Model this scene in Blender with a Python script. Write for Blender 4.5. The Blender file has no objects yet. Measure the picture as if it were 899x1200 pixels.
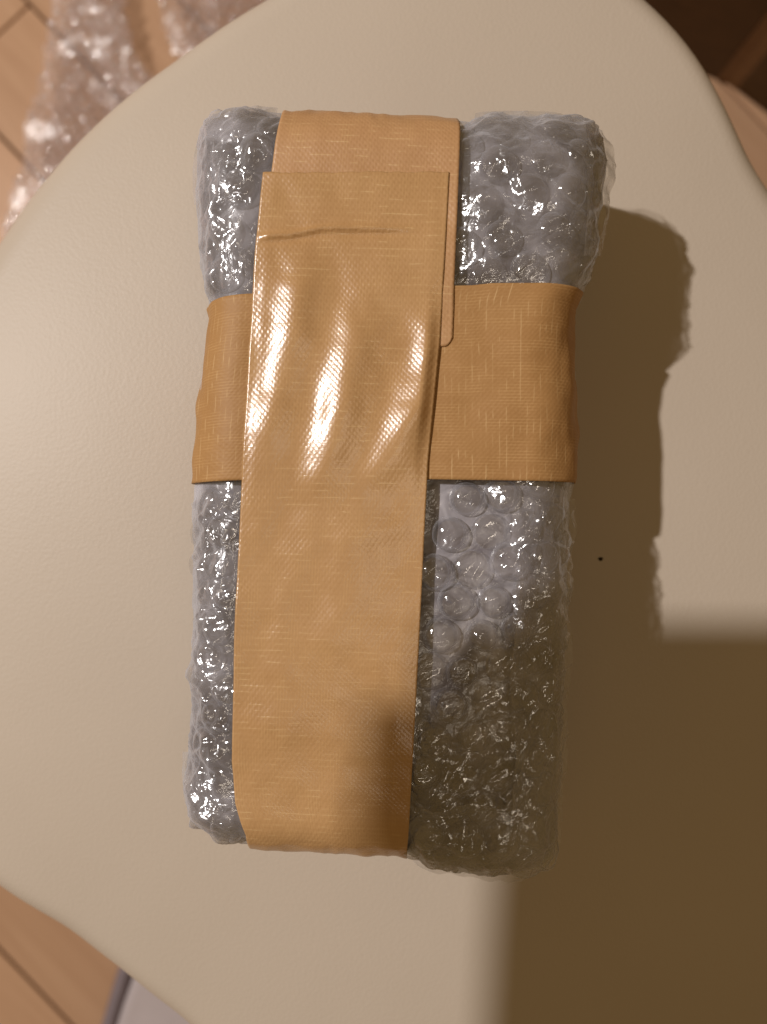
import bpy, bmesh, math, random
from mathutils import Vector, Matrix, noise as mn
random.seed(7)
scene = bpy.context.scene
COL = scene.collection
PI = math.pi

# ------------------------------------------------------------------ camera
HC = 0.260                      # camera height above the seat
FPX = 901.0                     # focal length in pixels of the 899x1200 photograph
CX, CY = 449.5, 600.0
cam_d = bpy.data.cameras.new('camera')
cam = bpy.data.objects.new('camera', cam_d); COL.objects.link(cam)
cam.location = (0, 0, HC)
cam.rotation_euler = (0, 0, 0)
cam_d.sensor_fit = 'VERTICAL'
cam_d.lens = 6.86
cam_d.sensor_height = 6.86 * 1200 / FPX
cam_d.sensor_width = cam_d.sensor_height * 899 / 1200
cam_d.clip_start = 0.01; cam_d.clip_end = 20
cam_d.dof.use_dof = True
cam_d.dof.focus_distance = 0.212
cam_d.dof.aperture_fstop = 1.9
scene.camera = cam

# ------------------------------------------------------------------ light
world = bpy.data.worlds.new('World'); scene.world = world; world.use_nodes = True
bg = world.node_tree.nodes['Background']
bg.inputs['Color'].default_value = (1.0, 0.61, 0.20, 1)
bg.inputs['Strength'].default_value = 0.155
LAMP = Vector((-1.36, 0.53, 1.70))
lamp_d = bpy.data.lights.new('room_lamp', 'POINT')
lamp_d.energy = 162; lamp_d.color = (1.0, 0.94, 0.90); lamp_d.shadow_soft_size = 0.024
lamp = bpy.data.objects.new('room_lamp', lamp_d); COL.objects.link(lamp); lamp.location = LAMP

tube_d = bpy.data.lights.new('added_tube', 'AREA')        # dim unseen tube light overhead, added to mirror as short bars in the bubbles
tube_d.shape = 'RECTANGLE'; tube_d.size = 1.0; tube_d.size_y = 0.05; tube_d.energy = 1.9; tube_d.color = (1.0, 0.86, 0.70)
tube = bpy.data.objects.new('added_tube', tube_d); COL.objects.link(tube); tube.location = (0.45, -0.20, 2.0)
tube.rotation_euler = (0, 0, math.radians(38))

vs = scene.view_settings
vs.view_transform = 'Standard'; vs.look = 'None'; vs.gamma = 1; vs.exposure = 0.0
vs.use_curve_mapping = False
cy = scene.cycles
cy.use_denoising = True
cy.max_bounces = 5; cy.transparent_max_bounces = 16; cy.transmission_bounces = 6
cy.caustics_reflective = False; cy.caustics_refractive = False
cy.sample_clamp_indirect = 4.0

# ------------------------------------------------------------------ helpers
def P(px, py, z):               # photograph pixel on the level z -> metres
    k = (HC - z) / FPX
    return ((px - CX) * k, (CY - py) * k)
def lerp(a, b, t): return a + (b - a) * t
def sstep(a, b, x):
    t = min(1, max(0, (x - a) / (b - a))); return t * t * (3 - 2 * t)
def interp(tab, x):             # smooth-ish piecewise table
    if x <= tab[0][0]: return tab[0][1]
    for (x0, y0), (x1, y1) in zip(tab, tab[1:]):
        if x <= x1: return lerp(y0, y1, (x - x0) / (x1 - x0))
    return tab[-1][1]
def tag(o, label=None, cat=None, group=None, kind=None):
    for k, v in (('label', label), ('category', cat), ('group', group), ('kind', kind)):
        if v: o[k] = v
    return o
def link(name, data, mat=None, parent=None):
    o = bpy.data.objects.new(name, data); COL.objects.link(o)
    if mat and data is not None and not data.materials: data.materials.append(mat)
    if parent: o.parent = parent
    return o
def mesh(name, verts, faces, smooth=True):
    me = bpy.data.meshes.new(name); me.from_pydata(verts, [], faces); me.update()
    if smooth:
        me.polygons.foreach_set('use_smooth', [True] * len(me.polygons))
    return me
def fix_normals(me):
    bm = bmesh.new(); bm.from_mesh(me)
    bmesh.ops.remove_doubles(bm, verts=bm.verts, dist=1e-6)
    bmesh.ops.recalc_face_normals(bm, faces=bm.faces); bm.to_mesh(me); bm.free(); return me

class NT:
    def __init__(s, name):
        s.m = bpy.data.materials.new(name); s.m.use_nodes = True
        s.t = s.m.node_tree; s.t.nodes.clear()
        s.out = s.n('ShaderNodeOutputMaterial')
    def n(s, typ, **kw):
        nd = s.t.nodes.new(typ)
        for k, v in kw.items():
            if k in nd.inputs: s.set(nd.inputs[k], v)
            elif hasattr(nd, k): setattr(nd, k, v)
        return nd
    def set(s, sock, v):
        if isinstance(v, bpy.types.NodeSocket): s.t.links.new(v, sock)
        elif hasattr(v, 'outputs'): s.t.links.new(v.outputs[0], sock)
        else:
            if isinstance(v, tuple) and len(v) == 3 and sock.type == 'RGBA': v = (*v, 1)
            sock.default_value = v
    def math(s, op, a, b=None, c=None, clamp=False):
        nd = s.t.nodes.new('ShaderNodeMath'); nd.operation = op; nd.use_clamp = clamp
        for i, v in enumerate((a, b, c)):
            if v is not None: s.set(nd.inputs[i], v)
        return nd
    def mix(s, fac, a, b):
        nd = s.t.nodes.new('ShaderNodeMix'); nd.data_type = 'RGBA'
        s.set(nd.inputs[0], fac); s.set(nd.inputs[6], a); s.set(nd.inputs[7], b)
        return nd.outputs[2]
    def ramp(s, fac, lo, hi):
        nd = s.n('ShaderNodeMapRange'); s.set(nd.inputs[0], fac)
        nd.inputs[1].default_value = lo; nd.inputs[2].default_value = hi; nd.clamp = True
        return nd.outputs[0]
    def coords(s, kind='Object', scale=(1, 1, 1), rot=(0, 0, 0)):
        tc = s.n('ShaderNodeTexCoord'); mp = s.n('ShaderNodeMapping')
        s.t.links.new(tc.outputs[kind], mp.inputs[0])
        mp.inputs['Scale'].default_value = scale; mp.inputs['Rotation'].default_value = rot
        return mp.outputs[0]
    def noise(s, vec, scale, detail=3, rough=0.5, dist=0.0):
        nd = s.n('ShaderNodeTexNoise'); s.set(nd.inputs['Vector'], vec)
        nd.inputs['Scale'].default_value = scale; nd.inputs['Detail'].default_value = detail
        nd.inputs['Roughness'].default_value = rough; nd.inputs['Distortion'].default_value = dist
        return nd.outputs[0]
    def bump(s, h, dist, strength=1.0, normal=None):
        nd = s.n('ShaderNodeBump'); s.set(nd.inputs['Height'], h)
        nd.inputs['Distance'].default_value = dist; nd.inputs['Strength'].default_value = strength
        if normal: s.set(nd.inputs['Normal'], normal)
        return nd.outputs[0]
    def surf(s, sh): s.set(s.out.inputs['Surface'], sh); return s.m

# ------------------------------------------------------------------ materials
def mat_leather():
    t = NT('cream_leather'); v = t.coords('Object')
    big = t.noise(v, 9, 3)
    col = t.mix(t.ramp(big, .3, .7), (.552, .474, .390), (.588, .507, .420))
    vo = t.n('ShaderNodeTexVoronoi', feature='SMOOTH_F1'); t.set(vo.inputs['Vector'], v)
    vo.inputs['Scale'].default_value = 950; vo.inputs['Smoothness'].default_value = .6
    fine = t.noise(v, 1500, 2)
    h = t.math('ADD', vo.outputs['Distance'], t.math('MULTIPLY', fine, .5))
    nb = t.bump(h, .00009, .55)
    b = t.n('ShaderNodeBsdfPrincipled'); t.set(b.inputs['Base Color'], col)
    b.inputs['Roughness'].default_value = .47; b.inputs['Specular IOR Level'].default_value = .33
    t.set(b.inputs['Normal'], nb)
    return t.surf(b)

def mat_tape(seed, tint=(1, 1, 1), rough=.28, spec=1.0):
    t = NT('cloth_tape')
    tc = t.n('ShaderNodeTexCoord'); sep = t.n('ShaderNodeSeparateXYZ')
    t.t.links.new(tc.outputs['UV'], sep.inputs[0])
    A, L = sep.outputs[0], sep.outputs[1]              # millimetres across / along the strip
    def comb(ka, kl, off=0.0):
        c = t.n('ShaderNodeCombineXYZ')
        t.set(c.inputs[0], t.math('MULTIPLY', A, ka)); t.set(c.inputs[1], t.math('MULTIPLY', L, kl))
        c.inputs[2].default_value = seed + off
        return c.outputs[0]
    wob = t.math('MULTIPLY_ADD', t.noise(comb(.12, .12, 3), 1, 2), .9, 0)
    Lw = t.math('ADD', L, wob); Aw = t.math('ADD', t.math('MULTIPLY_ADD', L, .22, A), wob)
    weft = t.math('SINE', t.math('MULTIPLY', Lw, 2 * PI / 1.78))
    warp = t.math('SINE', t.math('MULTIPLY', A, 2 * PI / .80))
    weave = t.math('MULTIPLY', t.math('SINE', t.math('MULTIPLY', Lw, 2 * PI / 1.78)),
                   t.math('SINE', t.math('MULTIPLY', Aw, 2 * PI / 1.50)))
    # pale broken threads that run across the strip, faint fine ones along it
    row = t.math('FLOOR', t.math('DIVIDE', t.math('SUBTRACT', Lw, -.0), 1.78))
    rc = t.n('ShaderNodeCombineXYZ'); t.set(rc.inputs[0], t.math('MULTIPLY', A, .20)); t.set(rc.inputs[1], t.math('MULTIPLY', row, 7.37))
    rc.inputs[2].default_value = seed
    dash = t.ramp(t.noise(rc.outputs[0], 1, 1, .4), .50, .62)
    dash = t.math('MULTIPLY', dash, t.math('MULTIPLY_ADD', t.ramp(t.noise(comb(.05, .05, 31), 1, 2), .35, .65), .75, .25))
    line = t.ramp(weft, .78, 1.0)
    dash = t.math('MULTIPLY', dash, line)
    fine = t.math('MULTIPLY', t.ramp(t.noise(comb(.35, .10, 11), 1, 2), .42, .62), t.ramp(warp, .1, .9))
    fib = t.noise(comb(2.6, .5, 1), 1, 3)
    blot = t.noise(comb(.045, .04, 5), 1, 3)
    c0 = t.mix(t.ramp(blot, .3, .7), (.525 * tint[0], .305 * tint[1], .136 * tint[2]),
               (.590 * tint[0], .356 * tint[1], .166 * tint[2]))
    c1 = t.mix(t.math('MULTIPLY', t.ramp(fib, .35, .75), .22), c0, (.40, .20, .065))
    c2 = t.mix(t.math('MULTIPLY', dash, .52), c1, (.78, .55, .28))
    c3 = t.mix(t.math('MULTIPLY', fine, .28), c2, (.70, .45, .20))
    c4 = t.mix(t.math('MULTIPLY', t.ramp(weft, -.2, -1.0), .07), c3, (.34, .165, .05))
    h = t.math('ADD', t.math('MULTIPLY', dash, .45), t.math('MULTIPLY', warp, .07))
    h = t.math('ADD', h, t.math('MULTIPLY', weave, .34))
    patch = t.ramp(t.noise(comb(.10, .10, 21), 1, 2), .3, .7)
    h = t.math('MULTIPLY', h, t.math('MULTIPLY_ADD', patch, .6, .5))
    h = t.math('ADD', h, t.math('MULTIPLY', t.noise(comb(.9, 1.3, 9), 1, 2), .75))
    nb = t.bump(h, .000060, 1.0)
    b = t.n('ShaderNodeBsdfPrincipled'); t.set(b.inputs['Base Color'], c4)
    b.inputs['Roughness'].default_value = rough; b.inputs['Specular IOR Level'].default_value = spec
    t.set(b.inputs['Normal'], nb)
    return t.surf(b)

def mat_film(name, milk, milk_edge, rough, bump_d, gloss=1.0, tint=(.985, .985, .99), scale=1.0, milkcol=(.88, .88, .93)):
    t = NT(name); v = t.coords('Object')
    n1 = t.noise(v, 210 * scale, 2, .5, 1.0)
    r1 = t.math('ABSOLUTE', t.math('SUBTRACT', n1, .5))
    vo = t.n('ShaderNodeTexVoronoi', feature='F1'); t.set(vo.inputs['Vector'], v); vo.inputs['Scale'].default_value = 300 * scale
    h = t.math('ADD', t.math('MULTIPLY', r1, 1.8), t.math('MULTIPLY', vo.outputs['Distance'], .35))
    nb = t.bump(h, bump_d, 1.0)
    tr = t.n('ShaderNodeBsdfTransparent', Color=tint)
    di = t.n('ShaderNodeBsdfDiffuse', Color=milkcol); t.set(di.inputs['Normal'], nb)
    tl = t.n('ShaderNodeBsdfTranslucent', Color=milkcol)
    dm = t.n('ShaderNodeMixShader'); t.set(dm.inputs[1], di); t.set(dm.inputs[2], tl); dm.inputs[0].default_value = .5
    gl = t.n('ShaderNodeBsdfGlossy', Roughness=rough); t.set(gl.inputs['Normal'], nb)
    lw = t.n('ShaderNodeLayerWeight', Blend=.5); t.set(lw.inputs['Normal'], nb)
    cloud = t.ramp(t.noise(v, 60 * scale, 3, .6), .3, .75)
    fac = t.math('POWER', lw.outputs['Facing'], 2.4)
    mf = t.math('MULTIPLY_ADD', fac, milk_edge, t.math('MULTIPLY_ADD', cloud, milk, milk * .45), clamp=True)
    m1 = t.n('ShaderNodeMixShader'); t.set(m1.inputs[0], mf); t.set(m1.inputs[1], tr); t.set(m1.inputs[2], dm)
    fr = t.n('ShaderNodeFresnel', IOR=1.5); t.set(fr.inputs['Normal'], nb)
    gf = t.math('MINIMUM', t.math('MULTIPLY', fr, 1.5 * gloss), .05 * gloss + .06)
    m2 = t.n('ShaderNodeMixShader'); t.set(m2.inputs[0], gf); t.set(m2.inputs[1], m1); t.set(m2.inputs[2], gl)
    return t.surf(m2)

def mat_plain(name, col, rough=.6, var=.12, scale=40, bump=.0002, spec=.3):
    t = NT(name); v = t.coords('Object')
    n = t.noise(v, scale, 4, .6)
    c = t.mix(n, tuple(x * (1 - var) for x in col), tuple(min(1, x * (1 + var)) for x in col))
    b = t.n('ShaderNodeBsdfPrincipled'); t.set(b.inputs['Base Color'], c)
    b.inputs['Roughness'].default_value = rough; b.inputs['Specular IOR Level'].default_value = spec
    t.set(b.inputs['Normal'], t.bump(t.noise(v, scale * 8, 3), bump, .6))
    return t.surf(b)

def mat_wood(name, a, b_, ang, rough=.35):
    t = NT(name); v = t.coords('Generated' if False else 'Object', (1.2, 14, 14))
    info = t.n('ShaderNodeObjectInfo')
    vv = t.n('ShaderNodeVectorMath', operation='ADD'); t.set(vv.inputs[0], v)
    cx = t.n('ShaderNodeCombineXYZ'); t.set(cx.inputs[2], t.math('MULTIPLY', info.outputs['Random'], 30)); t.set(vv.inputs[1], cx)
    g = t.noise(vv, 3.5, 5, .6, 1.2)
    c = t.mix(t.ramp(g, .3, .7), a, b_)
    sh = t.math('MULTIPLY_ADD', info.outputs['Random'], .16, .92)
    hs = t.n('ShaderNodeHueSaturation', Color=c); t.set(hs.inputs['Value'], sh)
    b = t.n('ShaderNodeBsdfPrincipled'); t.set(b.inputs['Base Color'], hs)
    b.inputs['Roughness'].default_value = rough; b.inputs['Specular IOR Level'].default_value = .3
    return t.surf(b)

M_LEATHER = mat_leather()
M_TAPE_A = mat_tape(0.0); M_TAPE_B = mat_tape(13.0, (.78, .72, .60), .58, .35); M_TAPE_C = mat_tape(29.0, (1.03, .99, 1.04), .42)
M_FILM = mat_film('outer_film', .030, 1.0, .15, .00032, 2.2)
M_FILM_IN = mat_film('inner_film', .025, .8, .22, .00030, 1.4)
M_BUBBLE = mat_film('bubble_film', .010, 1.0, .10, .00012, 2.8)
M_FLAP = mat_film('flap_film', .20, .55, .15, .00040, 1.6, milkcol=(.88, .88, .95))
M_SHEET = mat_film('sheet_film', .36, .40, .20, .00040, 1.0, milkcol=(.88, .78, .80))
M_SHEETB = mat_film('sheet_bubble', .10, .50, .11, .00012, 2.2, milkcol=(.88, .80, .83))

# ------------------------------------------------------------------ the setting: floor of planks
FZ = -0.46
def floor():
    s = 2.1
    fl = link('floor', mesh('floor', [(-s, -s, FZ - .008), (s, -s, FZ - .008), (s, s, FZ - .008), (-s, s, FZ - .008)], [(0, 1, 2, 3)], False),
              mat_plain('floor_gap', (.16, .075, .03), .7))
    tag(fl, kind='structure')
    M_WOOD = mat_wood('floor_wood', (.51, .305, .182), (.585, .365, .225), 0)
    ang = math.radians(-46.5)
    w = .105; L = .909
    d = Vector((math.cos(ang), math.sin(ang), 0)); nn = Vector((-d.y, d.x, 0))
    bm = bmesh.new(); bmesh.ops.create_cube(bm, size=1)
    for v_ in bm.verts: v_.co = Vector((v_.co.x * (L - .0022), v_.co.y * (w - .0026), v_.co.z * .008))
    bmesh.ops.bevel(bm, geom=list(bm.edges), offset=.0008, segments=1, affect='EDGES')
    pm = bpy.data.meshes.new('plank'); bm.to_mesh(pm); bm.free(); pm.materials.append(M_WOOD)
    rot = Matrix.Rotation(ang, 4, 'Z')
    for i in range(-15, 16):
        off = (-.573 - L / 2) if i == 0 else (.10 + .31 * ((i + 1) % 3))
        n0 = -.018 + (i + .5) * w
        for j in range(-2, 3):
            c = d * (off + j * L) + nn * n0
            if abs(c.x) > 1.7 or abs(c.y) > 1.7: continue
            o = link('plank', pm, None, fl)
            o.matrix_local = Matrix.Translation((c.x, c.y, FZ - .004)) @ rot
floor()

# ------------------------------------------------------------------ chair with the cream seat
SEAT_PTS = [(-38, 178), (-70, 157), (-95, 138), (-116, 116), (-130, 97), (-143, 75), (-164, 30), (-174, -20), (-170, -75),
            (-155, -107), (-134, -128), (-109, -143), (-90, -158), (-68, -175), (-35, -204), (20, -222), (85, -224), (145, -203),
            (185, -160), (203, -100), (203, -40), (190, 20), (167, 62), (136, 106), (126, 121), (117, 141), (108, 157), (97, 170), (87, 179),
            (66, 194), (38, 204), (8, 203), (-14, 192)]
def seat():
    root = link('upholstered_chair', None); root.location = (0, 0, FZ)
    tag(root, 'chair with a smooth cream leather seat under the wrapped parcel', 'chair')
    c0 = Vector((12, -12))
    n = len(SEAT_PTS)
    rad = []
    for (x, y) in SEAT_PTS:
        x *= 1.05; y *= 1.05
        dx, dy = x - c0.x, y - c0.y; rad.append((math.atan2(dy, dx) % (2 * PI), math.hypot(dx, dy)))
    rad.sort()
    ext = [(a - 2 * PI, r) for a, r in rad] + rad + [(a + 2 * PI, r) for a, r in rad]
    NA = 256
    raw = [interp(ext, 2 * PI * i / NA) for i in range(NA)]
    for _ in range(3): raw = [(raw[i - 1] + 2 * raw[i] + raw[(i + 1) % NA]) / 4 for i in range(NA)]
    R = 15.0                       # roll of the rim
    prof = []                      # (inset from the rim in mm, z in mm, dome flag)
    rings = [j / 36 for j in range(1, 37)]
    V = [(c0.x / 1000, c0.y / 1000, -FZ)]; F = []
    def ring(f):
        s = len(V)
        for i in range(NA):
            a = 2 * PI * i / NA; x, y, z = f(a, raw[i]); V.append((x / 1000, y / 1000, z / 1000 - FZ))
        return s
    def dome(rho): return -7.0 * rho ** 3.2
    prev = None
    specs = []
    for q in rings:
        def f(a, r, q=q):
            rr = (r - R) * q; return (c0.x + rr * math.cos(a), c0.y + rr * math.sin(a), dome(q))
        specs.append(f)
    for k in range(1, 15):
        th = PI * k / 15 * .92
        def f(a, r, th=th):
            rr = r - R + R * math.sin(th); return (c0.x + rr * math.cos(a), c0.y + rr * math.sin(a), dome(1) - (R + 4) * (1 - math.cos(th)))
        specs.append(f)
    for k in (12, 60, 150):
        def f(a, r, k=k):
            rr = max(2, r - R - k); return (c0.x + rr * math.cos(a), c0.y + rr * math.sin(a), dome(1) - 42)
        specs.append(f)
    for f in specs:
        s = ring(f)
        if prev is None:
            for i in range(NA): F.append((0, s + i, s + (i + 1) % NA))
        else:
            for i in range(NA): F.append((prev + i, s + i, s + (i + 1) % NA, prev + (i + 1) % NA))
        prev = s
    F.append(tuple(range(prev + NA - 1, prev - 1, -1)))
    link('cushion', mesh('cushion', V, F), M_LEATHER, root)
    # legs under the seat
    ml = mat_plain('leg_wood', (.30, .16, .07), .45)
    for sx, sy in ((-95, 85), (110, 85), (-80, -130), (120, -130)):
        V2 = []; F2 = []
        for (z, r, o) in ((.0, 11, 1.12), (.2, 14, 1.05), (.42, 17, 1.0)):
            for i in range(16):
                a = 2 * PI * i / 16
                V2.append(((sx * o + r * math.cos(a)) / 1000, (sy * o + r * math.sin(a)) / 1000, z))
        for j in range(2):
            for i in range(16):
                F2.append((j * 16 + i, j * 16 + (i + 1) % 16, j * 16 + 16 + (i + 1) % 16, j * 16 + 16 + i))
        F2.append(tuple(range(15, -1, -1))); F2.append(tuple(range(32, 48)))
        link('leg', mesh('leg', V2, F2), ml, root)
    # the small dark speck on the leather
    x, y = P(703, 655, -.001)
    bm = bmesh.new(); bmesh.ops.create_icosphere(bm, subdivisions=2, radius=.00085)
    for v_ in bm.verts: v_.co = Vector((v_.co.x * (1.15 + .25 * math.sin(v_.co.y * 4000)), v_.co.y * .85, v_.co.z * .3))
    me = bpy.data.meshes.new('dark_speck'); bm.to_mesh(me); bm.free()
    o = link('dark_speck', me, mat_plain('speck', (.02, .012, .008), .8), root)
    o.location = (x, y, -FZ - .0003)
seat()

# ------------------------------------------------------------------ parcel: common shape
A_, B_, H_, R_ = .054, .106, .056, .0160      # half width, half length, height, rounding
ZG = .043
def tabmm(tab, axis):
    out = []
    for p, q in tab:
        if axis == 'x': yy = P(0, p, ZG)[1]; xx = P(q, 0, ZG)[0]; out.append((yy, xx))
        else: xx = P(p, 0, ZG)[0]; yy = P(0, q, ZG)[1]; out.append((xx, yy))
    out.sort(); return out
XR = tabmm([(120, 713), (180, 717), (230, 713), (300, 705), (335, 697), (365, 682), (400, 679), (450, 679), (560, 679), (585, 674), (620, 672), (700, 670),
            (800, 666), (900, 662), (960, 657), (1000, 654), (1035, 650)], 'x')
XL = tabmm([(120, 229), (190, 225), (300, 229), (345, 237), (375, 240), (450, 231), (560, 223), (585, 220), (620, 221), (700, 221), (800, 217), (900, 213),
            (960, 213), (1010, 217)], 'x')
YT = tabmm([(225, 128), (260, 126), (335, 128), (345, 130), (440, 133), (540, 138), (560, 134), (655, 134), (718, 138)], 'y')
YB = tabmm([(213, 968), (250, 979), (275, 987), (290, 993), (400, 999), (480, 1004), (500, 1016), (560, 1026), (600, 1029), (650, 1026)], 'y')
def warp(p):
    x, y, z = p
    cf = sstep(A_ - R_, A_, abs(x)) * sstep(B_ - R_, B_, abs(y))
    x += math.copysign(.0046 * cf, x); y += math.copysign(.0046 * cf, y)
    y2 = y * (interp(YT, x) / B_) if y > 0 else y * (-interp(YB, x) / B_)
    x2 = x * (interp(XR, y2) / A_) if x > 0 else x * (-interp(XL, y2) / A_)
    k = 1 - .05 * sstep(.02, 0, z)
    return (x2 * k, y2 * k, z)
def unwarp_xy(X, Y):            # final -> base (on top)
    x, y = X, Y
    for _ in range(4):
        x = X * A_ / (interp(XR, Y) if X > 0 else -interp(XL, Y))
        y = Y * B_ / (interp(YT, x) if Y > 0 else -interp(YB, x))
    return x, y
def lump(p):
    return .0011 * mn.noise((p[0] * 34, p[1] * 34, p[2] * 34 + 5)) + .0005 * mn.noise((p[0] * 80 + 9, p[1] * 80, p[2] * 80))
def section(s, half):           # arc length from the middle of the top -> (u, z, nu, nz)
    sg = 1 if s >= 0 else -1; s = abs(s); fl = half - R_
    if s < fl: return sg * s, H_, 0.0, 1.0
    a = (s - fl) / R_
    if a < PI / 2: return sg * (fl + R_ * math.sin(a)), H_ - R_ + R_ * math.cos(a), sg * math.sin(a), math.cos(a)
    return sg * half, H_ - R_ - (s - fl - R_ * PI / 2), float(sg), 0.0

# the strips' edges, photograph pixels at the level of the top
LONG_L = [(150, 313), (207, 308), (300, 299), (400, 292), (540, 284), (750, 274), (900, 271), (950, 275), (990, 287), (1200, 290)]
LONG_R = [(150, 529), (195, 527), (400, 516), (540, 502), (740, 492), (900, 483), (1000, 478), (1200, 478)]
SHORT_L = [(-200, 328), (100, 328), (130, 327), (205, 318), (300, 312), (420, 306)]
SHORT_R = [(-200, 541), (100, 541), (138, 541), (300, 534), (403, 531), (420, 531)]
CROSS_T = [(-200, 346), (225, 350), (300, 345), (400, 338), (545, 330), (680, 329), (1000, 329)]
CROSS_B = [(-200, 565), (225, 565), (285, 563), (500, 561), (680, 564), (1000, 564)]
ZT = H_ + .0005
def to_px(X, Y, z=ZT):
    k = FPX / (HC - z); return CX + X * k, CY - Y * k
def tape_dist(X, Y):            # metres outside the nearest strip (negative = under it)
    px, py = to_px(X, Y)
    k = (HC - ZT) / FPX
    if py < 205: l, r = interp(SHORT_L, py), interp(SHORT_R, py)
    elif py < 403: l, r = interp(LONG_L, py), interp(SHORT_R, py)
    else: l, r = interp(LONG_L, py), interp(LONG_R, py)
    dv = max(l - px, px - r) * k
    t, b = interp(CROSS_T, px), interp(CROSS_B, px)
    dh = max(t - py, py - b) * k
    return min(dv, dh)

def facet(p, s, seed):
    d, _ = mn.voronoi((p[0] * s + seed, p[1] * s - seed * .7, p[2] * s + seed * 1.3))
    return d[0], d[1] - d[0]
def crumple(p, seed):
    w = (p[0] + .003 * mn.noise((p[0] * 150, p[1] * 150, p[2] * 150 + seed)),
         p[1] + .003 * mn.noise((p[0] * 150 + 7, p[1] * 150, p[2] * 150 + seed)), p[2])
    f1, e1 = facet(w, 90, seed); f2, e2 = facet(w, 180, seed + 3)
    r = 1 - abs(mn.noise((w[0] * 120, w[1] * 120, w[2] * 120 + seed)) * 2)
    r2 = 1 - abs(mn.noise((w[0] * 300 + 3, w[1] * 300, w[2] * 300 + seed)) * 2)
    return (f1 - .5) * .0028 + (f2 - .5) * .0023 + (r - .6) * .0010 + (r2 - .6) * .0005 + .00012 * mn.noise((p[0] * 500, p[1] * 500, p[2] * 500))

def shell(name, step, offs, bottom=True, keep=None):
    """rounded-box skin; offs(base point, normal, warped point) -> offset along the normal"""
    cache = {}; V = []; F = []
    zc = H_ / 2; hz = H_ / 2
    def vid(x, y, z):
        k = (round(x * 1e6), round(y * 1e6), round(z * 1e6))
        if k in cache: return cache[k]
        r = R_
        q = (max(-A_ + r, min(A_ - r, x)), max(-B_ + r, min(B_ - r, y)), max(-hz + r, min(hz - r, z)))
        n = Vector((x - q[0], y - q[1], z - q[2]))
        n = n.normalized() if n.length > 1e-9 else Vector((0, 0, 1))
        b = Vector((q[0] + n.x * r, q[1] + n.y * r, q[2] + n.z * r + zc))
        wq = warp(b)
        o = offs(b, n, wq)
        e = warp((b.x + n.x * o, b.y + n.y * o, b.z + n.z * o))
        V.append((e[0], e[1], max(.0004, e[2])))
        cache[k] = len(V) - 1
        if keep: K.append(keep(b, n, wq))
        return cache[k]
    K = []
    nx, ny, nz = int(2 * A_ / step), int(2 * B_ / step), int(2 * hz / step * .6)
    gx = [-A_ + 2 * A_ * i / nx for i in range(nx + 1)]
    gy = [-B_ + 2 * B_ * i / ny for i in range(ny + 1)]
    gz = [-hz + 2 * hz * i / nz for i in range(nz + 1)]
    def patch(us, vs_, f, flip):
        for i in range(len(us) - 1):
            for j in range(len(vs_) - 1):
                q = (vid(*f(us[i], vs_[j])), vid(*f(us[i + 1], vs_[j])), vid(*f(us[i + 1], vs_[j + 1])), vid(*f(us[i], vs_[j + 1])))
                if keep and not all(K[i_] for i_ in q): continue
                F.append(q[::-1] if flip else q)
    patch(gx, gy, lambda a, b: (a, b, hz), False)
    if bottom: patch(gx[::1], gy[::1], lambda a, b: (a, b, -hz), True)
    patch(gx, gz, lambda a, b: (a, -B_, b), False); patch(gx, gz, lambda a, b: (a, B_, b), True)
    patch(gy, gz, lambda a, b: (A_, a, b), False); patch(gy, gz, lambda a, b: (-A_, a, b), True)
    return mesh(name, V, F)

parcel = link('parcel', None)
tag(parcel, 'small box wrapped in clear bubble wrap and crossed with tan cloth tape on the seat', 'parcel')

# contents seen through the wrap
def contents_mat():
    t = NT('wrapped_contents'); v = t.coords('Object')
    n1 = t.noise(v, 75, 3, .6, .8); n2 = t.noise(v, 26, 3, .6, .6)
    c = t.mix(t.ramp(n1, .36, .62), (.20, .185, .205), (.64, .62, .67))
    c = t.mix(t.math('MULTIPLY', t.ramp(n2, .50, .66), .75), c, (.13, .11, .135))
    b = t.n('ShaderNodeBsdfPrincipled'); t.set(b.inputs['Base Color'], c)
    b.inputs['Roughness'].default_value = .5
    return t.surf(b)
link('box', shell('box', .004, lambda b, n, w: lerp(-.0016, -.0048, max(0, n.z) ** 2) + lump(b) * .8), contents_mat(), parcel)

def patch_w(w):                 # where the round bubbles lie open, right of the long strip
    px, py = to_px(w[0], w[1])
    e = math.hypot((px - 535) / 74, (py - 690) / 165)
    return sstep(1.05, .75, e)
def outer_off(b, n, w):
    d = tape_dist(w[0], w[1])
    m = sstep(.0002, .0075, d)
    pw = patch_w(w) if n.z > .5 else 0
    o = -.0016 + lump(b)
    m *= lerp(.24, 1, sstep(.05, .8, n.z))
    o += m * (.0018 + crumple(b, 1.7))
    o -= (1 - m) * .0006
    o -= pw * (.0028 + crumple(b, 1.7) * m * .6)
    return o
film = link('bubble_wrap', shell('bubble_wrap', .0009, outer_off, True, lambda b, n, w: not (n.z > .5 and patch_w((w[0] + .003 * mn.noise((b.x * 120, b.y * 120, 1)), w[1])) > .55)), M_FILM, parcel)
def flap_off(b, n, w):
    d = tape_dist(w[0], w[1]); m = sstep(.0002, .006, d)
    return -.0019 + lump(b) - .0006 * (1 - m) + m * (.0004 + 1.1 * crumple(b, 4.4))
def flap_keep(b, n, w):
    if b.z < .03 or n.z < .25: return False
    j = .004 * mn.noise((b.x * 90, b.y * 90, b.z * 90))
    if tape_dist(w[0], w[1]) < -.0015: return False
    px, py = to_px(w[0] + j, w[1] + j)
    return math.hypot((px - 532) / 78, (py - 700) / 165) > 1 or n.z < .4
link('film_flap', shell('film_flap', .0010, flap_off, False, flap_keep), M_FILM, film)
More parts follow.
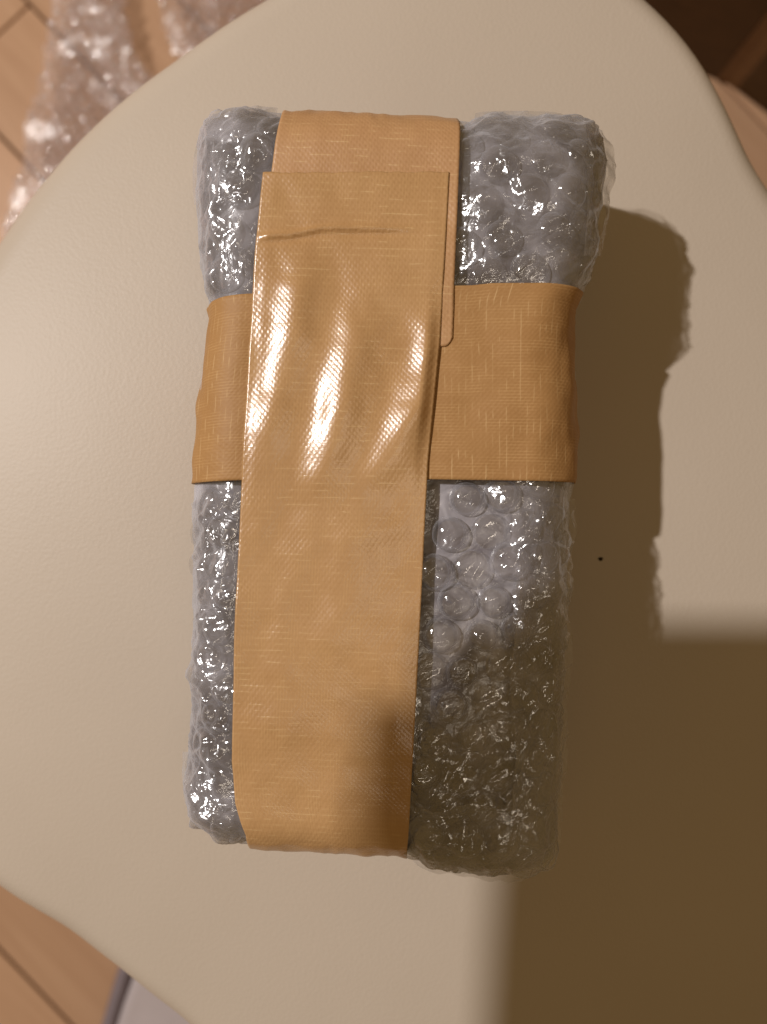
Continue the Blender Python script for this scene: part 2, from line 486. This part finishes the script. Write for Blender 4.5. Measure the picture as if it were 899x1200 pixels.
inner = link('bubble_wrap', shell('inner_wrap', .0018, lambda b, n, w: lerp(-.0010, -.0036, max(0, n.z) ** 2) + lump(b) + .35 * crumple(b, 8.1)), M_FILM_IN, parcel)

# loose edges of film that stand out at the corners and along the right side
def resample(pts, n):
    P4 = [pts[0]] + list(pts) + [pts[-1]]; out = []
    m = len(pts) - 1
    for k in range(n + 1):
        t = k / n * m; i = min(int(t), m - 1); f = t - i
        p0, p1, p2, p3 = P4[i], P4[i + 1], P4[i + 2], P4[i + 3]
        out.append(tuple(.5 * (2 * p1[c] + (p2[c] - p0[c]) * f + (2 * p0[c] - 5 * p1[c] + 4 * p2[c] - p3[c]) * f * f + (3 * p1[c] - p0[c] - 3 * p2[c] + p3[c]) * f ** 3) for c in (0, 1)))
    return out
def loose_film(outer, inner_, z_out, z_in, seed, amp=.0014, n=90, m=14, mat=None):
    A0, B0 = resample(outer, n), resample(inner_, n); V = []; F = []
    for i in range(n + 1):
        for j in range(m + 1):
            t = j / m; z = lerp(z_out, z_in, t)
            x, y = P(lerp(A0[i][0], B0[i][0], t), lerp(A0[i][1], B0[i][1], t), z)
            w = amp * (1.2 * mn.noise((x * 120 + seed, y * 120, seed)) + .9 * (1 - abs(2 * mn.noise((x * 190, y * 190 + seed, seed)))) - .4)
            V.append((x + .4 * w * (1 - t), y - .3 * w * (1 - t), z + w))
    for i in range(n):
        for j in range(m):
            a = i * (m + 1) + j; F.append((a, a + 1, a + m + 2, a + m + 1))
    link('film_flap', mesh('film_flap', V, F), mat or M_FILM, film)
loose_film([(556, 133), (600, 130), (660, 133), (693, 143), (720, 182), (713, 236), (704, 300)],
           [(556, 160), (600, 160), (650, 165), (672, 176), (688, 200), (688, 245), (684, 300)], .040, .0525, 2.0)
loose_film([(484, 1009), (502, 1020), (560, 1029), (613, 1031), (645, 1012), (655, 972), (660, 920)],
           [(486, 938), (515, 950), (552, 940), (585, 948), (602, 935), (606, 915), (612, 890)], .030, .0555, 5.0, .0018, m=30, mat=M_FLAP)
loose_film([(674, 585), (672, 640), (669, 720), (667, 800), (662, 880), (657, 960)],
           [(628, 590), (612, 650), (606, 720), (598, 800), (604, 880), (600, 950)], .040, .0565, 21.0, .0016, m=40, mat=M_FLAP)
loose_film([(228, 240), (226, 200), (232, 163), (250, 139), (290, 125), (326, 126)],
           [(258, 240), (256, 210), (262, 185), (275, 168), (296, 158), (322, 155)], .039, .0525, 9.0)
loose_film([(214, 880), (214, 915), (220, 948), (250, 974), (268, 984)],
           [(244, 875), (246, 905), (250, 925), (258, 942), (265, 948)], .036, .0525, 17.0)

# bubbles
def bubble_mesh(seed, r=.0051, h=.0036, NR=11, NS=30, dent=1.0):
    rnd = random.Random(seed)
    V = [(0, 0, 0)]; F = []
    ca, cd = rnd.uniform(.35, 1.0), rnd.uniform(-.35, .35) * r
    sq = rnd.uniform(.55, 1.0)
    def hh(x, y):
        q = min(1, math.hypot(x, y) / r)
        z = h * (max(0, 1 - q ** 2.5)) ** .62
        e = abs(x * math.sin(ca) - y * math.cos(ca) - cd) / (r * .20)
        z -= dent * .26 * h * math.exp(-e * e) * (1 - q * q)
        z += dent * .00035 * mn.noise((x * 420 + seed * 3.1, y * 420, seed)) * (1 - q ** 4)
        z += dent * .00018 * abs(mn.noise((x * 900 + seed, y * 900, seed * 2))) * (1 - q ** 4)
        return z
    V[0] = (0, 0, hh(0, 0))
    for k in range(1, NR + 1):
        q = (k / NR) ** .75
        for i in range(NS):
            a = 2 * PI * i / NS; x, y = r * q * math.cos(a), r * q * math.sin(a)
            V.append((x, y, hh(x, y)))
    for i in range(NS): F.append((0, 1 + i, 1 + (i + 1) % NS))
    for k in range(NR - 1):
        for i in range(NS):
            a, b = 1 + k * NS, 1 + (k + 1) * NS
            F.append((a + i, b + i, b + (i + 1) % NS, a + (i + 1) % NS))
    return mesh('bubble', V, F)
BM = [bubble_mesh(s) for s in range(9)]
for m_ in BM: m_.materials.append(M_BUBBLE)
def frame(p, n, a):
    n = n.normalized(); t = Vector((math.cos(a), math.sin(a), 0)); t = (t - n * t.dot(n))
    if t.length < .1: t = Vector((0, 0, 1)) - n * n.z
    t.normalize(); b = n.cross(t)
    return Matrix(((t.x, b.x, n.x, p.x), (t.y, b.y, n.y, p.y), (t.z, b.z, n.z, p.z), (0, 0, 0, 1)))
def place_bubbles():
    sp = .0109; cnt = 0; k = 0
    rot = math.radians(8)
    rows = int(.18 / (sp * .866))
    for j in range(-rows, rows + 1):
        for i in range(-16, 17):
            gx0, gy0 = (i + .5 * (j % 2)) * sp, j * sp * .866
            s = gx0 * math.cos(rot) - gy0 * math.sin(rot); u = gx0 * math.sin(rot) + gy0 * math.cos(rot)
            if abs(s) > A_ - R_ + R_ * 1.35 or abs(u) > B_ - R_ + R_ * 1.35: continue
            ex, ey = abs(s) > A_ - R_ * .8, abs(u) > B_ - R_ * .8
            if ex and ey: continue
            s += random.uniform(-.0009, .0009); u += random.uniform(-.0009, .0009)
            x, zx, nx, nzx = section(s, A_); y, zy, ny, nzy = section(u, B_)
            n = Vector((nx, ny, min(nzx, nzy))).normalized()
            b = Vector((x, y, min(zx, zy)))
            w0 = warp(b)
            if tape_dist(w0[0], w0[1]) < .0012: continue
            o = -.0036 + lump(b) + .0002
            w = Vector(warp(b + n * o))
            k += 1
            pw = patch_w(w0)
            ob = link('bubble', BM[k % len(BM)], None, inner)
            sc = random.uniform(.86, 1.04); flat = .45 if random.random() < .28 else 1.0
            ob.matrix_local = frame(w, n, random.uniform(-.35, .35)) @ Matrix.Diagonal((sc, sc, sc * flat * (random.uniform(.9, 1.1) if pw > .3 else random.uniform(.7, .95)), 1))
            cnt += 1
    return cnt
NB = place_bubbles()

# ---- the three strips of tape
def ridge(px, py, path, w, amp):
    ys = [q[0] for q in path]
    if py < ys[0] - 60 or py > ys[-1] + 60: return 0
    x = interp([(q[0], q[1]) for q in path], py)
    fade = sstep(ys[0] - 60, ys[0] + 30, py) * sstep(ys[-1] + 60, ys[-1] - 60, py)
    d = (px - x) / w
    if d < 0: g = math.exp(-(d * d))
    else: g = math.exp(-(d * d) / 1.3)
    return amp * g * fade
RIDGES = [([(320, 354), (400, 341), (480, 322), (540, 312)], 22, .0016),
          ([(390, 415), (470, 402), (540, 385), (620, 360), (720, 338), (860, 322)], 24, .0020),
          ([(395, 510), (470, 494), (520, 468), (600, 428), (700, 402), (800, 372), (880, 330)], 26, .0024),
          ([(560, 480), (650, 452), (760, 440), (860, 425)], 24, .0005)]
FOLD = [(296, 284), (330, 281), (375, 271), (430, 269), (490, 268)]
def long_relief(px, py):
    z = 0
    for pth, w, a in RIDGES: z += ridge(px, py, pth, w, a)
    z *= lerp(1, .15, sstep(480, 600, py))
    if 290 < px < 500 and 250 < py < 300:
        d = (py - interp(FOLD, px)); a = sstep(500, 440, px)
        z += a * (.0012 * math.exp(-((d + 1.5) / 2.6) ** 2) - .0002 * math.exp(-((d - 5) / 4) ** 2))
    return z
def strip(name, along, s0, s1, e0, e1, half, lift, relief, mat, trim=None, NC=72, step=.0008):
    V = []; UV = []; F = []
    ns = int(abs(s1 - s0) / step); w0 = .05
    for i in range(ns + 1):
        for j in range(NC + 1):
            v = j / NC
            a0 = s0 + (trim(v, 0) if trim else 0); a1 = s1 + (trim(v, 1) if trim else 0)
            s = lerp(a0, a1, i / ns)
            u, z, nu, nz = section(s, half)
            # position along the strip in pixels of the top level
            if along == 'y':
                Yb = u * ((interp(YT, 0) if u > 0 else -interp(YB, 0)) / B_)
                py = to_px(0, Yb)[1]
                px = lerp(interp(e0, py), interp(e1, py), v)
                X = (px - CX) * (HC - ZT) / FPX
                xb, _ = unwarp_xy(X, Yb)
                b = Vector((xb, u, z)); n = Vector((0, nu, nz))
            else:
                Xb = u * ((interp(XR, .03) if u > 0 else -interp(XL, .03)) / A_)
                px = to_px(Xb, 0)[0]
                py = lerp(interp(e0, px), interp(e1, px), v)
                Y = (CY - py) * (HC - ZT) / FPX
                _, yb = unwarp_xy(0, Y)
                b = Vector((u, yb, z)); n = Vector((nu, 0, nz))
            side = 1 - n.z
            o = -.0008 + lift + lump(b) + relief(px, py) * max(0, n.z) ** 2 * lerp(.12, 1, sstep(0, .07, v) * sstep(1, .92, v))
            o += .00016 * mn.noise((b.x * 200, b.y * 200, b.z * 200))
            if side > .2:
                o += side * (.0013 * mn.noise((b.x * 130 + 4, b.y * 130, b.z * 130)) + .0004 * (1 - abs(2 * mn.noise((b.x * 260, b.y * 90, b.z * 40)))))
            e = warp(b + n * o)
            V.append((e[0], e[1], max(.0006, e[2]))); UV.append((v * 50.0, s * 1000.0))
    for i in range(ns):
        for j in range(NC):
            a = i * (NC + 1) + j
            F.append((a, a + 1, a + NC + 2, a + NC + 1))
    me = mesh(name, V, F)
    uvl = me.uv_layers.new(name='UVMap')
    for lp in me.loops: uvl.data[lp.index].uv = UV[lp.vertex_index]
    # face the outside
    if me.polygons[len(F) // 2].normal.z < 0: me.flip_normals()
    o = link(name, me, mat, parcel)
    sm = o.modifiers.new('thickness', 'SOLIDIFY'); sm.thickness = .0002; sm.offset = -1
    return o
def y_s(py):                    # pixel row on the top -> arc length of the section
    Y = (CY - py) * (HC - ZT) / FPX
    u = Y * B_ / (interp(YT, 0) if Y > 0 else -interp(YB, 0))
    fl = B_ - R_; sg = 1 if u > 0 else -1
    if abs(u) <= fl: return u
    return sg * (fl + R_ * math.asin(min(1, (abs(u) - fl) / R_)))
END_Y = B_ - R_ + R_ * PI / 2 + .030
END_X = A_ - R_ + R_ * PI / 2 + .030
def cross_relief(px, py):
    z = .0003 * mn.noise((px * .02, py * .012, 3.3))
    return z
strip('tape_strip', 'x', -END_X, END_X, CROSS_T, CROSS_B, A_, .0000, cross_relief, M_TAPE_B)
def on_cross(px, py):
    return .00022 * sstep(CROSS_T[3][1] - 18, CROSS_T[3][1] + 3, py) * sstep(592, 560, py)
def short_trim(v, end):
    if end == 0:                # the loose end under the long strip, corner rounded on the right
        return .0022 * (max(0, v - .955) / .045) ** 2.2
    return 0
strip('tape_strip', 'y', y_s(403), END_Y, SHORT_L, SHORT_R, B_, .00032, on_cross, M_TAPE_C, short_trim)
def long_trim(v, end):
    if end == 1: return lerp(0, y_s(196) - y_s(207), v) + .00035 * mn.noise((v * 14, 1.3, 0)) + .0002 * mn.noise((v * 45, 4.1, 0))
    return 0
def rel_long(px, py):
    z = long_relief(px, py) + on_cross(px, py)
    z += .00025 * sstep(440, 392, py)
    return z
strip('tape_strip', 'y', -END_Y, y_s(207), LONG_L, LONG_R, B_, .0006, rel_long, M_TAPE_A, long_trim, NC=96, step=.0006)

# ------------------------------------------------------------------ loose bubble wrap on the floor
def sheet(label, outline, hfun, seed, group):
    root = link('bubble_wrap_sheet', None)
    tag(root, label, 'bubble wrap', group)
    xs = [p[0] for p in outline]; ys = [p[1] for p in outline]
    def inside(x, y):
        c = False; n = len(outline)
        for i in range(n):
            x0, y0 = outline[i]; x1, y1 = outline[i - 1]
            if (y0 > y) != (y1 > y) and x < (x1 - x0) * (y - y0) / (y1 - y0) + x0: c = not c
        return c
    st = .004; V = []; idx = {}; F = []
    i0, i1 = int(min(xs) / st) - 1, int(max(xs) / st) + 2; j0, j1 = int(min(ys) / st) - 1, int(max(ys) / st) + 2
    ins = {(i, j): inside(i * st + .0035 * mn.noise((i * .21, j * .21, seed)), j * st + .0035 * mn.noise((i * .21, j * .21, seed + 5))) for i in range(i0, i1) for j in range(j0, j1)}
    def vid(i, j):
        if (i, j) not in idx:
            idx[(i, j)] = len(V); x, y = i * st, j * st
            V.append((x, y, FZ + hfun(x, y)))
        return idx[(i, j)]
    for i in range(i0, i1 - 1):
        for j in range(j0, j1 - 1):
            if ins[i, j] and ins[i + 1, j] and ins[i, j + 1] and ins[i + 1, j + 1]:
                F.append((vid(i, j), vid(i + 1, j), vid(i + 1, j + 1), vid(i, j + 1)))
    link('film', mesh('film', V, F), M_SHEET, root)
    sp = .0112; k = 0
    for j in range(int(min(ys) / sp) - 1, int(max(ys) / (sp * .866)) + 2):
        for i in range(int(min(xs) / sp) - 2, int(max(xs) / sp) + 2):
            x, y = (i + .5 * (j % 2)) * sp, j * sp * .866
            if not (inside(x, y) and inside(x + .005, y) and inside(x - .005, y) and inside(x, y + .005) and inside(x, y - .005)): continue
            z = hfun(x, y); e = .003
            n = Vector((-(hfun(x + e, y) - z) / e, -(hfun(x, y + e) - z) / e, 1))
            # only those that show past the seat
            px = CX + x * FPX / (HC - FZ - z); py = CY - y * FPX / (HC - FZ - z)
            if px < -25 or py < -25 or px > interp([(-30, 345), (0, 318), (70, 225), (217, 78), (278, 30), (330, 5)], py): continue
            ob = link('bubble', SB[k % len(SB)], None, root)
            ob.matrix_local = frame(Vector((x, y, FZ + z + .0002)), n, random.uniform(0, 6))
            k += 1
    return k
SB = [bubble_mesh(40 + s, .0050, .0036, 6, 18, .9) for s in range(4)]
for m_ in SB: m_.materials.append(M_SHEETB)
def fp(pts, z=-.44): return [P(x, y, z) for x, y in pts]
def h1(x, y):
    return .016 + .008 * mn.noise((x * 12, y * 12, 2)) + .003 * mn.noise((x * 40, y * 40, 4)) + .003 * (1 - abs(2 * mn.noise((x * 30, y * 30, 9))))
def h2(x, y):
    return .022 + .010 * mn.noise((x * 14, y * 14, 12)) + .004 * mn.noise((x * 45, y * 45, 14)) + .003 * (1 - abs(2 * mn.noise((x * 34, y * 34, 19))))
n1 = sheet('loose clear bubble wrap on the floor, the larger piece left of the brown gap',
      fp([(70, -120), (58, -20), (50, 50), (40, 100), (26, 150), (20, 195), (8, 235), (-6, 300), (60, 330), (150, 250), (215, 150), (190, 100), (164, 66), (152, 20), (146, -20), (155, -120)]), h1, 1, 'loose bubble wrap on the floor')
n2 = sheet('loose bluish bubble wrap on the floor, smaller piece at the top edge',
      fp([(176, -120), (181, -10), (190, 30), (200, 62), (240, 110), (320, 80), (380, 10), (400, -120)]), h2, 2, 'loose bubble wrap on the floor')

# ------------------------------------------------------------------ dark cabinet, upper right
def prism(poly, z0, z1):
    n = len(poly); V = [(x, y, z0) for x, y in poly] + [(x, y, z1) for x, y in poly]
    F = [tuple(range(n - 1, -1, -1)), tuple(range(n, 2 * n))] + [(i, (i + 1) % n, n + (i + 1) % n, n + i) for i in range(n)]
    return fix_normals(mesh('p', V, F, False))
def bevel(o, w, s=2):
    m = o.modifiers.new('bevel', 'BEVEL'); m.width = w; m.segments = s; return o
def cabinet():
    root = link('wooden_cabinet', None)
    tag(root, 'dark brown wooden cabinet with a paler corner strip on the floor', 'cabinet')
    c = Vector(P(851, 99, FZ)); l = Vector((-.93, .36)).normalized(); r = Vector((.80, -.60)).normalized()
    def q(a, b): v = c + l * a + r * b; return (v.x, v.y)
    md = mat_wood('cabinet_wood', (.052, .024, .007), (.075, .036, .011), 0, .45)
    ml = mat_wood('cabinet_edge', (.13, .062, .024), (.16, .08, .032), 0, .5)
    lt, rt = .40, .30
    back = Vector((.36, .93)) * .30
    pl = [q(.010, 0), q(lt, 0), ((c + l * lt + back).x, (c + l * lt + back).y), ((c + l * .010 + back).x, (c + l * .010 + back).y)]
    bevel(link('side_panel', prism(pl, FZ + .002, FZ + .30), md, root), .002)
    pr = [q(0, .010), q(0, rt), ((c + r * rt + back).x, (c + r * rt + back).y), ((c + r * .012 + back).x, (c + r * .012 + back).y)]
    bevel(link('front_panel', prism(pr, FZ + .002, FZ + .30), md, root), .002)
    pc = [q(.0095, -.002), q(-.001, -.001), q(-.002, .0095), ((c + back * .12).x + .004, (c + back * .12).y)]
    bevel(link('corner_strip', prism(pc, FZ, FZ + .305), ml, root), .0015)
cabinet()

# ------------------------------------------------------------------ folded cloth, lower left
def cloth():
    root = link('folded_cloth', None)
    tag(root, 'pale folded cloth with a dark grey border lying on the floor below the seat', 'cloth')
    zt = -.415
    c = Vector(P(136, 1146, zt)); d = Vector(P(120, 1200, zt)) - c; d.normalize()
    s = Vector((-d.y, d.x))
    if s.x < 0: s = -s
    def slab(name, a0, a1, b0, b1, z0, z1, mat, tilt=0.0, sd=0):
        nu, nv = 24, 30; V = []; F = []
        def ring(z, inset):
            st = len(V)
            for i in range(nu + 1):
                for j in range(nv + 1):
                    u = lerp(a0 + inset, a1 - inset, i / nu); v = lerp(b0 + inset, b1 - inset, j / nv)
                    p = c + s * (u + tilt * v) + d * v
                    zz = z + .003 * mn.noise((p.x * 25, p.y * 25, sd)) * (z > z0 + .001)
                    V.append((p.x, p.y, zz))
            return st
        def idx(st, i, j): return st + i * (nv + 1) + j
        rs = [ring(z0, .004), ring(lerp(z0, z1, .35), 0), ring(lerp(z0, z1, .75), .001), ring(z1, .006)]
        border = [(i, 0) for i in range(nu)] + [(nu, j) for j in range(nv)] + [(i, nv) for i in range(nu, 0, -1)] + [(0, j) for j in range(nv, 0, -1)]
        for i in range(nu):
            for j in range(nv):
                F.append((idx(rs[-1], i, j), idx(rs[-1], i + 1, j), idx(rs[-1], i + 1, j + 1), idx(rs[-1], i, j + 1)))
                F.append((idx(rs[0], i, j + 1), idx(rs[0], i + 1, j + 1), idx(rs[0], i + 1, j), idx(rs[0], i, j)))
        for r0, r1 in zip(rs, rs[1:]):
            for k in range(len(border)):
                a, b = border[k], border[(k + 1) % len(border)]
                F.append((idx(r0, *a), idx(r0, *b), idx(r1, *b), idx(r1, *a)))
        bm = bmesh.new(); me = mesh(name, V, F); bm.from_mesh(me)
        bmesh.ops.delete(bm, geom=[v_ for v_ in bm.verts if not v_.link_faces], context='VERTS')
        bmesh.ops.recalc_face_normals(bm, faces=bm.faces); bm.to_mesh(me); bm.free()
        return link(name, me, mat, root)
    slab('cloth_body', .010, .18, -.02, .20, FZ + .001, zt - .001, mat_plain('pale_cloth', (.52, .46, .47), .9, .06, 60, .0004), -.06, 1)
    slab('border', -.003, .0135, -.021, .201, FZ + .001, zt + .0015, mat_plain('grey_border', (.235, .195, .215), .9, .1, 60, .0004), .0, 2)
cloth()

# ------------------------------------------------------------------ tablet held above and to the left, whose shadow falls over the lower right
def tablet():
    z = .42; f = z / LAMP.z
    def up(X, Y): return Vector((lerp(X, LAMP.x, f), lerp(Y, LAMP.y, f)))
    c = up(.0475, -.0385)
    root = link('tablet_computer', None); root.location = (c.x, c.y, z); root.rotation_euler = (0, 0, 0); root.rotation_euler.x = math.radians(6.3)
    tag(root, 'dark tablet held up beside the lamp, its square shadow falling across the lower right', 'tablet')
    bm = bmesh.new(); bmesh.ops.create_cube(bm, size=1)
    for v_ in bm.verts: v_.co = Vector(((v_.co.x + .5) * .140, (v_.co.y - .5) * .205, v_.co.z * .007))
    ed = [e for e in bm.edges if abs((e.verts[0].co - e.verts[1].co).z) > .004]
    bmesh.ops.bevel(bm, geom=ed, offset=.026, segments=8, affect='EDGES')
    me = bpy.data.meshes.new('body'); bm.to_mesh(me); bm.free()
    bevel(link('body', me, mat_plain('tablet_body', (.05, .05, .055), .4), root), .0012)
    V = [(.006, -.006, .0037), (.134, -.006, .0037), (.134, -.199, .0037), (.006, -.199, .0037)]
    link('screen', prism([(.006, -.199), (.134, -.199), (.134, -.006), (.006, -.006)], .0034, .0038), mat_plain('screen_glass', (.012, .012, .014), .1), root)
    bm = bmesh.new(); bmesh.ops.create_cone(bm, cap_ends=True, segments=32, radius1=.006, radius2=.0066, depth=.002)
    me = bpy.data.meshes.new('camera_lens'); bm.to_mesh(me); bm.free()
    o = link('camera_lens', me, mat_plain('lens_glass', (.01, .01, .012), .1), root); o.location = (.126, -.014, -.0043)
tablet()
print('BUBBLES', NB, n1, n2)
